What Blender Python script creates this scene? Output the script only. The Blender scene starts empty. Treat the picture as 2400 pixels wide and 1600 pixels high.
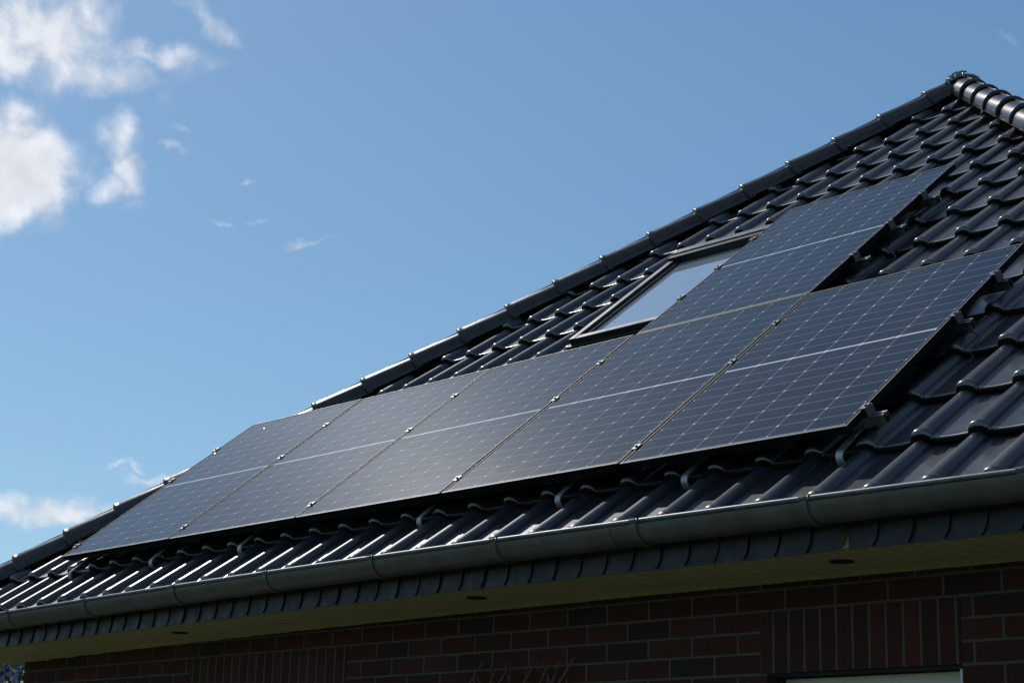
import bpy, bmesh, math, random
import numpy as np
from mathutils import Vector, Matrix, noise

random.seed(7); rng = np.random.default_rng(7)
S = bpy.context.scene
COL = S.collection
R = math.radians
ZO = 3.0                                     # the panels' lower edge lies 3 m above the ground
TH = R(38.404); CT, ST = math.cos(TH), math.sin(TH)

# ------------------------------------------------------------------ camera
ROT = ((0.6868357681661596, 0.7262130589431265, 0.02951784222361131),
       (-0.1719582389687307, 0.20182561072979455, -0.9642078546165854),
       (-0.7061777920882695, 0.6571765484814659, 0.2634993550036211))
CAM = Vector((9.61832042, -5.3236369, -1.4835062 + ZO))
cd = bpy.data.cameras.new('camera'); cam = bpy.data.objects.new('camera', cd); COL.objects.link(cam)
cd.sensor_fit = 'HORIZONTAL'; cd.sensor_width = 36; cd.lens = 4142.757 / 2400 * 36
cd.clip_start = 0.1; cd.clip_end = 3000
cam.matrix_world = Matrix(((ROT[0][0], -ROT[1][0], -ROT[2][0], CAM.x),
                           (ROT[0][1], -ROT[1][1], -ROT[2][1], CAM.y),
                           (ROT[0][2], -ROT[1][2], -ROT[2][2], CAM.z), (0, 0, 0, 1)))
S.camera = cam
S.render.resolution_x, S.render.resolution_y = 1024, 682

# ------------------------------------------------------------------ light
SUN_DIR = Vector((-0.693, 0.1545, 0.704)).normalized()      # towards the sun
SUN_EL = math.asin(SUN_DIR.z); SUN_AZ = math.atan2(SUN_DIR.x, SUN_DIR.y)
sl = bpy.data.lights.new('sun', 'SUN'); sl.energy = 3.6; sl.angle = R(0.53); sl.color = (1, .95, .88)
so = bpy.data.objects.new('sun', sl); COL.objects.link(so)
so.rotation_euler = SUN_DIR.to_track_quat('Z', 'Y').to_euler(); so.location = (0, 0, 30)

W = bpy.data.worlds.new('World'); S.world = W; W.use_nodes = True

class NT:
    """small helper round a node tree"""
    def __init__(s, tree): s.t = tree; s.n = tree.nodes; s.l = tree.links
    def new(s, t, **k):
        n = s.n.new(t)
        for a, b in k.items(): setattr(n, a, b)
        return n
    def put(s, inp, v):
        if isinstance(v, bpy.types.NodeSocket): s.l.new(v, inp)
        else: inp.default_value = v
    def math(s, op, a, b=0.0, c=0.0, clamp=False):
        n = s.new('ShaderNodeMath', operation=op); n.use_clamp = clamp
        s.put(n.inputs[0], a); s.put(n.inputs[1], b); s.put(n.inputs[2], c); return n.outputs[0]
    def vmath(s, op, a, b=(0, 0, 0)):
        n = s.new('ShaderNodeVectorMath', operation=op); s.put(n.inputs[0], a); s.put(n.inputs[1], b); return n
    def mix(s, f, a, b):
        n = s.new('ShaderNodeMix', data_type='RGBA'); s.put(n.inputs[0], f); s.put(n.inputs[6], a); s.put(n.inputs[7], b); return n.outputs[2]
    def maprange(s, v, a, b, c=0.0, d=1.0, smooth=False):
        n = s.new('ShaderNodeMapRange'); n.interpolation_type = 'SMOOTHSTEP' if smooth else 'LINEAR'
        s.put(n.inputs[0], v); s.put(n.inputs[1], a); s.put(n.inputs[2], b); s.put(n.inputs[3], c); s.put(n.inputs[4], d); return n.outputs[0]
    def noise(s, vec, scale, detail=4, rough=.5, dist=0.0):
        n = s.new('ShaderNodeTexNoise'); s.put(n.inputs['Vector'], vec); n.inputs['Scale'].default_value = scale
        n.inputs['Detail'].default_value = detail; n.inputs['Roughness'].default_value = rough; n.inputs['Distortion'].default_value = dist
        return n.outputs[0]

def build_world():
    q = NT(W.node_tree); q.n.clear()
    out = q.new('ShaderNodeOutputWorld'); bg = q.new('ShaderNodeBackground')
    sky = q.new('ShaderNodeTexSky', sky_type='NISHITA'); sky.sun_disc = False
    sky.sun_elevation = SUN_EL; sky.sun_rotation = SUN_AZ
    sky.altitude = 0; sky.air_density = 1.0; sky.dust_density = 0.35; sky.ozone_density = 2.2
    tc = q.new('ShaderNodeTexCoord'); d = tc.outputs['Generated']
    sp = q.new('ShaderNodeSeparateXYZ'); q.l.new(d, sp.inputs[0])
    az = q.math('MULTIPLY', q.math('ARCTAN2', sp.outputs[0], sp.outputs[1]), 57.2958)
    el = q.math('MULTIPLY', q.math('ARCSINE', sp.outputs[2]), 57.2958)
    cv = q.new('ShaderNodeCombineXYZ'); q.l.new(az, cv.inputs[0]); q.l.new(el, cv.inputs[1])
    wrp = q.new('ShaderNodeTexNoise'); q.l.new(cv.outputs[0], wrp.inputs['Vector']); wrp.inputs['Scale'].default_value = .55; wrp.inputs['Detail'].default_value = 6
    w0 = q.vmath('SUBTRACT', wrp.outputs['Color'], (.5, .5, .5))
    w1 = q.new('ShaderNodeVectorMath', operation='SCALE'); q.l.new(w0.outputs[0], w1.inputs[0]); w1.inputs['Scale'].default_value = 2.4
    pos = q.vmath('ADD', cv.outputs[0], w1.outputs[0]).outputs[0]
    def direc(px, py):
        v = (ROT[0][i] * (px - 1200) / 4142.757 + ROT[1][i] * (py - 800) / 4142.757 + ROT[2][i] for i in range(3))
        v = Vector(v).normalized(); return math.degrees(math.atan2(v.x, v.y)), math.degrees(math.asin(v.z))
    K = 180 / math.pi / 4142.757
    # clouds: centre and half-axes measured in the sky (degrees), tilt, strength
    blobs = [(90, 80, 200, 110, 0, .92), (225, 165, 170, 60, -8, .66), (420, 150, 90, 50, 25, .56), (480, 30, 110, 36, -32, .48),
             (45, 400, 125, 135, 0, 1.3), (150, 450, 40, 42, 0, .62), (290, 375, 60, 95, 20, .66), (250, 445, 70, 45, 0, .5), (340, 130, 110, 34, -10, .55),
             (120, 1195, 190, 38, 3, .85), (335, 1107, 90, 14, 0, .62), (260, 1078, 50, 9, 0, .45),
             (720, 556, 60, 13, 14, .5), (585, 421, 22, 11, 0, .45), (425, 290, 42, 16, -12, .38), (412, 352, 42, 13, -8, .4),
             (495, 517, 42, 9, -12, .36), (592, 522, 44, 8, -5, .36), (285, 495, 55, 20, 8, .28), (2360, 85, 60, 22, -40, .22)]
    tot = None
    for bx, by, ra, rb, tilt, st in blobs:
        a, e = direc(bx, by)
        m = q.new('ShaderNodeMapping', vector_type='TEXTURE'); q.l.new(pos, m.inputs[0])
        m.inputs['Location'].default_value = (a, e, 0); m.inputs['Rotation'].default_value = (0, 0, R(tilt))
        m.inputs['Scale'].default_value = (ra * K * 1.25, rb * K * 1.25, 1)
        ln = q.vmath('LENGTH', m.outputs[0]).outputs['Value']
        f = q.maprange(ln, 0.0, 1.35, st, 0.0, smooth=True)
        tot = f if tot is None else q.math('MAXIMUM', tot, f)
    # scattered fair-weather clouds over the rest of the sky, away from the open blue part in front
    wide = q.noise(q.vmath('MULTIPLY', d, (1.5, 1.5, 3.0)).outputs[0], 2.1, 9, .58, .3)
    wide = q.maprange(wide, .5, .68, 0, .9, smooth=True)
    out_of = q.math('MAXIMUM', q.maprange(el, 42, 56, 0, 1, smooth=True), q.maprange(q.math('ABSOLUTE', q.math('ADD', az, 50)), 50, 64, 0, 1, smooth=True))
    wide = q.math('MULTIPLY', wide, out_of)
    fine = q.noise(cv.outputs[0], .8, 8, .52, .3)
    fine2 = q.maprange(fine, .25, .75, .35, 1.25)
    cl = q.math('MULTIPLY', tot, fine2)
    cl = q.maprange(cl, .07, .72, 0, .93, smooth=True)
    cl = q.math('MAXIMUM', cl, wide, clamp=True)
    shade = q.maprange(fine, .3, .7, 8.6, 11.2)
    cc = q.new('ShaderNodeCombineColor'); 
    q.l.new(q.math('MULTIPLY', shade, .97), cc.inputs[0]); q.l.new(q.math('MULTIPLY', shade, 1.0), cc.inputs[1]); q.l.new(q.math('MULTIPLY', shade, 1.08), cc.inputs[2])
    hs = q.new('ShaderNodeHueSaturation'); hs.inputs['Saturation'].default_value = SKY_SAT; hs.inputs['Value'].default_value = SKY_VAL
    q.l.new(sky.outputs[0], hs.inputs['Color'])
    # slightly flatter gradient, as in hazy summer air
    gm = q.new('ShaderNodeGamma'); gm.inputs[1].default_value = .80
    q.l.new(q.vmath('MULTIPLY', hs.outputs[0], (.2, .2, .2)).outputs[0], gm.inputs[0])
    tint = q.vmath('MULTIPLY', gm.outputs[0], (4.62, 5.78, 6.25)).outputs[0]
    q.l.new(q.mix(cl, tint, cc.outputs[0]), bg.inputs[0]); bg.inputs[1].default_value = 0.12
    q.l.new(bg.outputs[0], out.inputs[0])
SKY_SAT, SKY_VAL = 1.12, 0.92
build_world()
S.view_settings.view_transform = 'Standard'; S.view_settings.look = 'None'; S.view_settings.gamma = 1
S.view_settings.exposure = -0.55
S.render.engine = 'CYCLES'
S.cycles.max_bounces = 6; S.cycles.glossy_bounces = 4; S.cycles.diffuse_bounces = 3

# ------------------------------------------------------------------ materials
def mat(name, col=(.5, .5, .5), rough=.5, metal=0.0, spec=.5, **k):
    m = bpy.data.materials.new(name); m.use_nodes = True
    q = NT(m.node_tree); p = q.n['Principled BSDF']
    p.inputs['Base Color'].default_value = (*col, 1); p.inputs['Roughness'].default_value = rough
    p.inputs['Metallic'].default_value = metal; p.inputs['Specular IOR Level'].default_value = spec
    for a, b in k.items(): p.inputs[a.replace('_', ' ')].default_value = b
    return m, q, p
def bump(q, p, h, strength=.3, dist=.01):
    b = q.new('ShaderNodeBump'); b.inputs['Strength'].default_value = strength; b.inputs['Distance'].default_value = dist
    q.l.new(h, b.inputs['Height']); q.l.new(b.outputs[0], p.inputs['Normal']); return b
def objco(q): return q.new('ShaderNodeTexCoord').outputs['Object']
def vary(q, p, vec, scale, c0, c1, r0=None, r1=None, detail=5):
    n = q.noise(vec, scale, detail, .6)
    q.l.new(q.mix(q.maprange(n, .35, .68), (*c0, 1), (*c1, 1)), p.inputs['Base Color'])
    if r0 is not None: q.l.new(q.maprange(n, .3, .7, r0, r1), p.inputs['Roughness'])
    return n
M = {}
def build_materials():
    # glazed anthracite clay tiles
    m, q, p = mat('glazed_tile', rough=.22, spec=.5, Coat_Weight=.22, Coat_Roughness=.14, Coat_IOR=1.55); v = objco(q)
    isl = q.new('ShaderNodeNewGeometry').outputs['Random Per Island']
    n = q.noise(v, 2.3, 5, .6)
    c = q.mix(q.maprange(n, .35, .68), (.020, .022, .030, 1), (.030, .032, .041, 1))
    c = q.mix(q.math('MULTIPLY', isl, .5), c, (.040, .042, .050, 1))
    spot = q.maprange(q.noise(v, 210, 2, .5), .70, .76); wash = q.maprange(q.noise(v, 7, 5, .7), .50, .72)
    c = q.mix(q.math('MULTIPLY', spot, .35), c, (.22, .21, .19, 1)); c = q.mix(q.math('MULTIPLY', wash, .05), c, (.3, .29, .27, 1))
    q.l.new(c, p.inputs['Base Color'])
    q.l.new(q.math('ADD', q.maprange(n, .3, .7, .26, .34), q.math('MULTIPLY', isl, .08)), p.inputs['Roughness'])
    big = q.noise(v, 9, 3, .5); fine = q.noise(v, 160, 2, .5)
    bump(q, p, q.math('ADD', q.math('MULTIPLY', big, 1.0), q.math('MULTIPLY', fine, .05)), .10, .006)
    dust = q.maprange(q.noise(v, 420, 1, .5), .74, .79); M['tile'] = m
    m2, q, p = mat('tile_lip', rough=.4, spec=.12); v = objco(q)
    vary(q, p, v, 60, (.004, .004, .004), (.013, .010, .007), .35, .55); bump(q, p, q.noise(v, 140, 4), .4, .003); M['lip'] = m2  # brownish dirt on the tile fronts, darkened further to paint in their shade
    m, q, p = mat('edge_glaze', rough=.3, spec=1.0, Coat_Weight=.7, Coat_Roughness=.22, Coat_IOR=1.7); v = objco(q)
    vary(q, p, v, 70, (.014, .014, .016), (.034, .028, .021), .38, .50); M['edge_glaze'] = m
    m, q, p = mat('cap_tile', rough=.25, spec=.45); v = objco(q)
    n = vary(q, p, v, 6, (.012, .013, .017), (.030, .031, .036), .24, .38)
    bump(q, p, q.noise(v, 12, 4), .25, .006); M['cap'] = m
    m, q, p = mat('roof_underlay', (.004, .004, .004), 1.0, spec=0.0); M['under'] = m
    # photovoltaic glass: cells, gaps and fingers are laid out in the module's own metres
    m, q, p = mat('module_glass', rough=.2); v = objco(q)
    sp = q.new('ShaderNodeSeparateXYZ'); q.l.new(v, sp.inputs[0]); x, y = sp.outputs[0], sp.outputs[1]
    cw, ch, mx, my = 1.086 / 6, (1.640 - .014) / 18, .024, .023
    upper = q.math('GREATER_THAN', y, .843)
    yy = q.math('SUBTRACT', q.math('SUBTRACT', y, my), q.math('MULTIPLY', upper, .014))
    xx = q.math('SUBTRACT', x, mx)
    fx = q.math('FRACT', q.math('ADD', q.math('DIVIDE', xx, cw), 10)); fy = q.math('FRACT', q.math('ADD', q.math('DIVIDE', yy, ch), 20))
    dx = q.math('MULTIPLY', q.math('SUBTRACT', .5, q.math('ABSOLUTE', q.math('SUBTRACT', fx, .5))), cw)    # distance to the cell's side
    dy = q.math('MULTIPLY', q.math('SUBTRACT', .5, q.math('ABSOLUTE', q.math('SUBTRACT', fy, .5))), ch)
    gapx = q.math('LESS_THAN', dx, .0014); gapy = q.math('LESS_THAN', dy, .0012)
    dia = q.math('LESS_THAN', q.math('ADD', dx, dy), .0072)
    mid = q.math('LESS_THAN', q.math('ABSOLUTE', q.math('SUBTRACT', y, .843)), .0048)
    ins = q.math('MULTIPLY', q.math('MULTIPLY', q.math('GREATER_THAN', x, mx), q.math('LESS_THAN', x, 1.11)),
                 q.math('MULTIPLY', q.math('GREATER_THAN', y, my - .001), q.math('LESS_THAN', y, 1.664)))
    fing = q.math('LESS_THAN', q.math('FRACT', q.math('MULTIPLY', fx, 10)), .09)
    celln = q.new('ShaderNodeTexWhiteNoise', noise_dimensions='3D')
    cc = q.new('ShaderNodeCombineXYZ'); q.l.new(q.math('FLOOR', q.math('DIVIDE', xx, cw)), cc.inputs[0]); q.l.new(q.math('FLOOR', q.math('DIVIDE', yy, ch)), cc.inputs[1])
    oi = q.new('ShaderNodeObjectInfo'); q.l.new(oi.outputs['Random'], cc.inputs[2]); q.l.new(cc.outputs[0], celln.inputs['Vector'])
    cell = q.mix(celln.outputs[0], (.005, .008, .022, 1), (.010, .011, .028, 1))
    c = q.mix(q.math('MULTIPLY', fing, .55), cell, (.09, .10, .12, 1))
    c = q.mix(q.math('MULTIPLY', gapy, .85), c, (.50, .51, .54, 1))
    c = q.mix(q.math('MULTIPLY', gapx, .85), c, (.55, .56, .58, 1))
    c = q.mix(dia, c, (.95, .96, 1.0, 1))
    c = q.mix(mid, c, (.95, .95, .95, 1))
    c = q.mix(ins, (.012, .013, .018, 1), c)
    vd = q.new('ShaderNodeTexVoronoi'); q.l.new(v, vd.inputs['Vector']); vd.inputs['Scale'].default_value = 16
    sel = q.new('ShaderNodeSeparateColor'); q.l.new(vd.outputs['Color'], sel.inputs[0])
    spk = q.math('MULTIPLY', q.math('LESS_THAN', vd.outputs['Distance'], q.maprange(sel.outputs[1], 0, 1, .018, .045)), q.math('GREATER_THAN', sel.outputs[0], .86))
    c = q.mix(spk, c, (.55, .54, .50, 1))
    film = q.maprange(q.noise(v, 3.0, 6, .65), .35, .75, .0, .018)
    c = q.mix(q.math('MULTIPLY', film, .6), c, (.42, .40, .37, 1))
    # faint rain streaks down the slope
    st = q.noise(q.vmath('MULTIPLY', v, (22, 1.1, 1)).outputs[0], 1.0, 5, .6)
    c = q.mix(q.maprange(st, .52, .80, 0, .016), c, (.5, .48, .44, 1))
    q.l.new(c, p.inputs['Base Color']); q.l.new(q.maprange(q.noise(v, 5, 6, .7), .3, .75, .06, .10), p.inputs['Roughness'])
    p.inputs['Roughness'].default_value = .08; p.inputs['Specular IOR Level'].default_value = .11
    p.inputs['Coat Weight'].default_value = .15; p.inputs['Coat Roughness'].default_value = .25; p.inputs['Coat IOR'].default_value = 1.3
    M['cells'] = m
    m, q, p = mat('black_anodised', (.008, .008, .009), .6, 0.0, spec=.08); M['frame'] = m
    m, q, p = mat('frame_edge_glint', (.58, .58, .59), .5, .1); M['edge'] = m  # pale grey paints the glint along the black frame's edges
    m, q, p = mat('aluminium', rough=.34, metal=.95); v = objco(q)
    vary(q, p, v, 30, (.20, .20, .20), (.36, .36, .355), .32, .55); M['alu'] = m
    m, q, p = mat('clamp_metal', (.13, .13, .13), .45, .4); M['clampm'] = m
    m, q, p = mat('dull_steel', rough=.45, metal=.85); vary(q, p, objco(q), 25, (.34, .35, .35), (.48, .49, .49), .4, .6); M['hook'] = m
    m, q, p = mat('black_plastic', (.012, .012, .013), .5); M['black'] = m
    m, q, p = mat('black_bristle', (.03, .025, .02), .7); M['bristle'] = m
    # zinc gutter
    m, q, p = mat('zinc', rough=.5, metal=.55); v = objco(q)
    n = vary(q, p, v, 5, (.110, .108, .094), (.165, .162, .142), .40, .6)
    sm = q.noise(q.vmath('MULTIPLY', v, (14, .8, .8)).outputs[0], 1.0, 6, .7)
    q.l.new(q.mix(q.maprange(sm, .42, .72, 0, .3), q.mix(q.maprange(n, .35, .68), (.130, .128, .110, 1), (.180, .177, .155, 1)), (.055, .053, .045, 1)), p.inputs['Base Color'])
    bump(q, p, q.math('ADD', q.noise(v, 8, 3), q.math('MULTIPLY', q.noise(v, 2.2, 2), 1.5)), .14, .006); M['zinc'] = m
    m, q, p = mat('zinc_lip', rough=.34, metal=.8); vary(q, p, objco(q), 14, (.12, .13, .135), (.20, .21, .215), .40, .55); M['zlip'] = m
    # slates
    m, q, p = mat('fascia_slate', rough=.45); v = objco(q)
    vary(q, p, v, 14, (.012, .013, .018), (.023, .024, .032), .38, .6); bump(q, p, q.noise(v, 45, 5), .3, .003); M['slate'] = m
    m, q, p = mat('dark_board', (.015, .014, .013), .8); M['board'] = m
    # soffit boarding, boards run from wall to eave
    m, q, p = mat('soffit_board', rough=.5); v = objco(q)
    sp = q.new('ShaderNodeSeparateXYZ'); q.l.new(v, sp.inputs[0])
    fr = q.math('FRACT', q.math('DIVIDE', q.math('ADD', sp.outputs[0], 20), .1))
    line = q.math('LESS_THAN', q.math('ABSOLUTE', q.math('SUBTRACT', fr, .5)), .045)
    n = q.noise(v, 3, 4)
    c = q.mix(q.maprange(n, .3, .7), (.48, .44, .19, 1), (.54, .50, .23, 1)); c = q.mix(line, c, (.74, .71, .46, 1))
    q.l.new(c, p.inputs['Base Color']); bump(q, p, q.math('MULTIPLY', line, -1), .6, .004); M['soffit'] = m
    # brickwork
    def brick(name, soldier):
        m, q, p = mat(name, rough=.85, spec=.25); v = objco(q)
        sp = q.new('ShaderNodeSeparateXYZ'); q.l.new(v, sp.inputs[0])
        cx = q.new('ShaderNodeCombineXYZ')
        wob = q.math('MULTIPLY', q.math('SUBTRACT', q.noise(v, 9, 3), .5), .004)
        along = q.math('ADD', sp.outputs[0], sp.outputs[1]) if not soldier else sp.outputs[0]
        zz = q.math('SUBTRACT', sp.outputs[2], ZO - .622)
        if soldier: q.l.new(q.math('ADD', zz, wob), cx.inputs[0]); q.l.new(q.math('ADD', along, q.math('ADD', wob, 20)), cx.inputs[1])
        else: q.l.new(q.math('ADD', along, wob), cx.inputs[0]); q.l.new(q.math('ADD', zz, q.math('ADD', wob, 8.33)), cx.inputs[1])
        bt = q.new('ShaderNodeTexBrick'); q.l.new(cx.outputs[0], bt.inputs['Vector'])
        bt.inputs['Scale'].default_value = 1; bt.inputs['Mortar Size'].default_value = .0058; bt.inputs['Mortar Smooth'].default_value = .12
        bt.inputs['Bias'].default_value = 0; bt.inputs['Color1'].default_value = (0, 0, 0, 1); bt.inputs['Color2'].default_value = (1, 1, 1, 1); bt.inputs['Mortar'].default_value = (.5, .5, .5, 1)
        bt.offset = 0 if soldier else .5; bt.inputs['Brick Width'].default_value = 30 if soldier else .2455; bt.inputs['Row Height'].default_value = .0771 if soldier else .0833
        if soldier: bt.inputs['Mortar Size'].default_value = .0058
        ramp = q.new('ShaderNodeValToRGB'); q.l.new(bt.outputs['Color'], ramp.inputs[0])
        r = ramp.color_ramp; r.interpolation = 'CONSTANT'
        cols = [(0, (.074, .022, .014)), (.2, (.060, .022, .014)), (.38, (.090, .028, .018)), (.55, (.046, .022, .016)), (.68, (.062, .021, .014)), (.84, (.078, .030, .020))]
        while len(r.elements) < len(cols): r.elements.new(.5)
        for e, (a, b) in zip(r.elements, cols): e.position = a; e.color = (*b, 1)
        n1 = q.noise(v, 38, 6, .7); n2 = q.noise(v, 7, 4, .6)
        bc = q.mix(q.maprange(n1, .35, .75, 0, .6), ramp.outputs[0], (.022, .019, .018, 1))
        lime = q.math('MULTIPLY', q.maprange(q.noise(v, 26, 6, .75), .66, .74), .3)
        bc = q.mix(lime, bc, (.22, .21, .18, 1))
        mc = q.mix(q.maprange(n2, .3, .7), (.080, .080, .060, 1), (.115, .113, .086, 1))
        q.l.new(q.mix(bt.outputs['Fac'], bc, mc), p.inputs['Base Color'])
        h = q.math('ADD', q.math('MULTIPLY', bt.outputs['Fac'], -1.0), q.math('MULTIPLY', n1, .35)); bump(q, p, h, .8, .006)
        return m
    M['brick'] = brick('brickwork', False); M['soldier'] = brick('soldier_brickwork', True)
    m, q, p = mat('soffit_edging', (.42, .38, .17), .5); M['trim'] = m
    m, q, p = mat('cream_plastic', (.62, .62, .50), .35); M['cream'] = m
    m, q, p = mat('white_plastic', (.75, .76, .76), .3); M['white'] = m
    m, q, p = mat('window_glass', (.02, .022, .024), .04, spec=.8); M['glass'] = m
    m, q, p = mat('skylight_glass', rough=.02, spec=1.0, metal=.55); v = objco(q)
    p.inputs['IOR'].default_value = 2.0
    vd = q.new('ShaderNodeTexVoronoi'); q.l.new(v, vd.inputs['Vector']); vd.inputs['Scale'].default_value = 46
    sel = q.new('ShaderNodeSeparateColor'); q.l.new(vd.outputs['Color'], sel.inputs[0])
    drop = q.math('MULTIPLY', q.maprange(vd.outputs['Distance'], .05, .18, 1, 0), q.math('GREATER_THAN', sel.outputs[0], .80))
    drop = q.math('MULTIPLY', drop, q.maprange(q.noise(v, 4, 3), .42, .62))
    q.l.new(q.mix(drop, (.62, .70, .78, 1), (.85, .85, .85, 1)), p.inputs['Base Color']); q.l.new(q.maprange(drop, 0, 1, .03, .6), p.inputs['Roughness'])
    M['sky_glass'] = m
    m, q, p = mat('grey_cladding', rough=.38, metal=.5); vary(q, p, objco(q), 8, (.035, .037, .042), (.055, .058, .064), .3, .45); M['clad'] = m
    m, q, p = mat('black_flashing', (.014, .015, .018), .35, .3); M['flash'] = m
    m, q, p = mat('lead_foil', rough=.2, metal=.9); vary(q, p, objco(q), 20, (.10, .10, .11), (.5, .5, .52), .1, .35); bump(q, p, q.noise(objco(q), 45, 5, .7), 1.0, .02); M['foil'] = m
    m, q, p = mat('downlight_ring', (.03, .03, .026), .5); M['ring'] = m
    m, q, p = mat('twig', rough=.7); vary(q, p, objco(q), 30, (.11, .050, .024), (.24, .115, .05)); M['twig'] = m
    m, q, p = mat('cable', (.015, .015, .015), .4); M['cable'] = m
    m, q, p = mat('red_cable', (.12, .006, .005), .4); M['red'] = m
    m, q, p = mat('leaf', rough=.5); vary(q, p, objco(q), 3, (.05, .07, .015), (.17, .14, .035)); M['leaf'] = m
    m, q, p = mat('bark', rough=.85); vary(q, p, objco(q), 20, (.05, .035, .025), (.10, .08, .06)); M['bark'] = m
    m, q, p = mat('blue_grey_roof', rough=1.0, spec=0.0); vary(q, p, objco(q), 1.2, (.035, .055, .095), (.08, .115, .17), .95, 1.0); M['shedroof'] = m
    m, q, p = mat('shed_board', rough=.8); vary(q, p, objco(q), 6, (.12, .09, .06), (.20, .15, .10)); M['shed'] = m
    m, q, p = mat('grass', rough=.9); v = objco(q); vary(q, p, v, 2, (.022, .040, .010), (.045, .070, .018)); bump(q, p, q.noise(v, 60, 4), .6, .03); M['grass'] = m
    m, q, p = mat('paving', rough=.85); vary(q, p, objco(q), 8, (.17, .155, .13), (.24, .22, .19)); M['paving'] = m
build_materials()

# ------------------------------------------------------------------ helpers
class Frame:
    """a roof plane: u along the eave, v up the slope, w out of it"""
    def __init__(s, o, ex, ev):
        s.o = np.array(o, float); s.ex = np.array(ex, float); s.ev = np.array(ev, float); s.ew = np.cross(s.ex, s.ev)
    def pt(s, u, v, w): return s.o + np.multiply.outer(u, s.ex) + np.multiply.outer(v, s.ev) + np.multiply.outer(w, s.ew)
    def mat(s, u=0, v=0, w=0):
        p = s.o + u * s.ex + v * s.ev + w * s.ew
        return Matrix(((s.ex[0], s.ev[0], s.ew[0], p[0]), (s.ex[1], s.ev[1], s.ew[1], p[1]), (s.ex[2], s.ev[2], s.ew[2], p[2]), (0, 0, 0, 1)))
FR = Frame((0, 0, ZO), (1, 0, 0), (0, CT, ST))
HX = -1.11; AV = 5.83; AX = HX + CT * AV; RX = AX + CT * AV      # hip line, apex, mirrored eave
BACKY = CT * AV * 2 + 3.0
FL = Frame((HX, 0, ZO), (0, -1, 0), (CT, 0, ST))
FRt = Frame((RX, 0, ZO), (0, 1, 0), (-CT, 0, ST))
FB = Frame((0, BACKY, ZO), (-1, 0, 0), (0, -CT, ST))

def link(name, me, mats, parent=None, smooth=False):
    o = bpy.data.objects.new(name, me); COL.objects.link(o)
    for m in (mats if isinstance(mats, (list, tuple)) else [mats]): me.materials.append(m)
    if parent: o.parent = parent
    if smooth: me.polygons.foreach_set('use_smooth', [True] * len(me.polygons))
    return o
def from_bm(name, bm, mats, parent=None, smooth=False):
    me = bpy.data.meshes.new(name); bm.normal_update(); bm.to_mesh(me); bm.free(); return link(name, me, mats, parent, smooth)
def empty(name, mtx=None, loc=None, **props):
    o = bpy.data.objects.new(name, None); COL.objects.link(o); o.empty_display_size = .2
    if mtx is not None: o.matrix_world = mtx
    if loc is not None: o.location = loc
    tag(o, **props); return o
def tag(o, label=None, cat=None, group=None, kind=None):
    for k, v in (('label', label), ('category', cat), ('group', group), ('kind', kind)):
        if v: o[k] = v
    return o
def bx(bm, x0, x1, y0, y1, z0, z1, bevel=0.0, mi=0, mtx=None):
    vs = [bm.verts.new((x, y, z)) for x in (x0, x1) for y in (y0, y1) for z in (z0, z1)]
    fs = [bm.faces.new([vs[i] for i in f]) for f in ((0, 1, 3, 2), (4, 6, 7, 5), (0, 4, 5, 1), (2, 3, 7, 6), (0, 2, 6, 4), (1, 5, 7, 3))]
    for f in fs: f.material_index = mi
    if bevel:
        r = bmesh.ops.bevel(bm, geom=list({e for f in fs for e in f.edges}), offset=bevel, segments=1, affect='EDGES', profile=.5)
        vs = list({v for f in r['faces'] for v in f.verts} | {v for v in vs if v.is_valid})
        for f in r['faces']: f.material_index = mi
    if mtx is not None: bmesh.ops.transform(bm, matrix=mtx, verts=[v for v in vs if v.is_valid])
    return vs
def tube(bm, pts, r, n=8, cap=True):
    pts = [Vector(p) for p in pts]; rings = []
    rr = [float(a_) for a_ in (r if isinstance(r, (list, tuple)) else [r] * len(pts))]
    up = Vector((0, 0, 1))
    for i, p in enumerate(pts):
        t = (pts[min(i + 1, len(pts) - 1)] - pts[max(i - 1, 0)]).normalized()
        a = t.cross(up); a = a.normalized() if a.length > 1e-3 else t.cross(Vector((1, 0, 0))).normalized()
        b = t.cross(a).normalized()
        rings.append([bm.verts.new(p + rr[i] * (math.cos(k * 2 * math.pi / n) * a + math.sin(k * 2 * math.pi / n) * b)) for k in range(n)])
    for A, B in zip(rings, rings[1:]):
        for k in range(n): bm.faces.new((A[k], A[(k + 1) % n], B[(k + 1) % n], B[k]))
    if cap: bm.faces.new(rings[0][::-1]); bm.faces.new(rings[-1])
def strap(bm, prof, x0, x1, t):
    """a flat strap: profile of (y, z) points swept from x0 to x1, thickness t"""
    P = [Vector((0, a, b)) for a, b in prof]; q = []
    for i, p in enumerate(P):
        d = (P[min(i + 1, len(P) - 1)] - P[max(i - 1, 0)]).normalized(); nrm = Vector((0, -d.z, d.y))
        q.append((p + nrm * t / 2, p - nrm * t / 2))
    rings = [[bm.verts.new((x0, a.y, a.z)), bm.verts.new((x1, a.y, a.z)), bm.verts.new((x1, b.y, b.z)), bm.verts.new((x0, b.y, b.z))] for a, b in q]
    for A, B in zip(rings, rings[1:]):
        for k in range(4): bm.faces.new((A[k], B[k], B[(k + 1) % 4], A[(k + 1) % 4]))
    bm.faces.new(rings[0]); bm.faces.new(rings[-1][::-1])
def arc(cx, cy, r, a0, a1, n): return [(cx + r * math.cos(R(a0 + (a1 - a0) * i / n)), cy + r * math.sin(R(a0 + (a1 - a0) * i / n))) for i in range(n + 1)]

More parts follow.
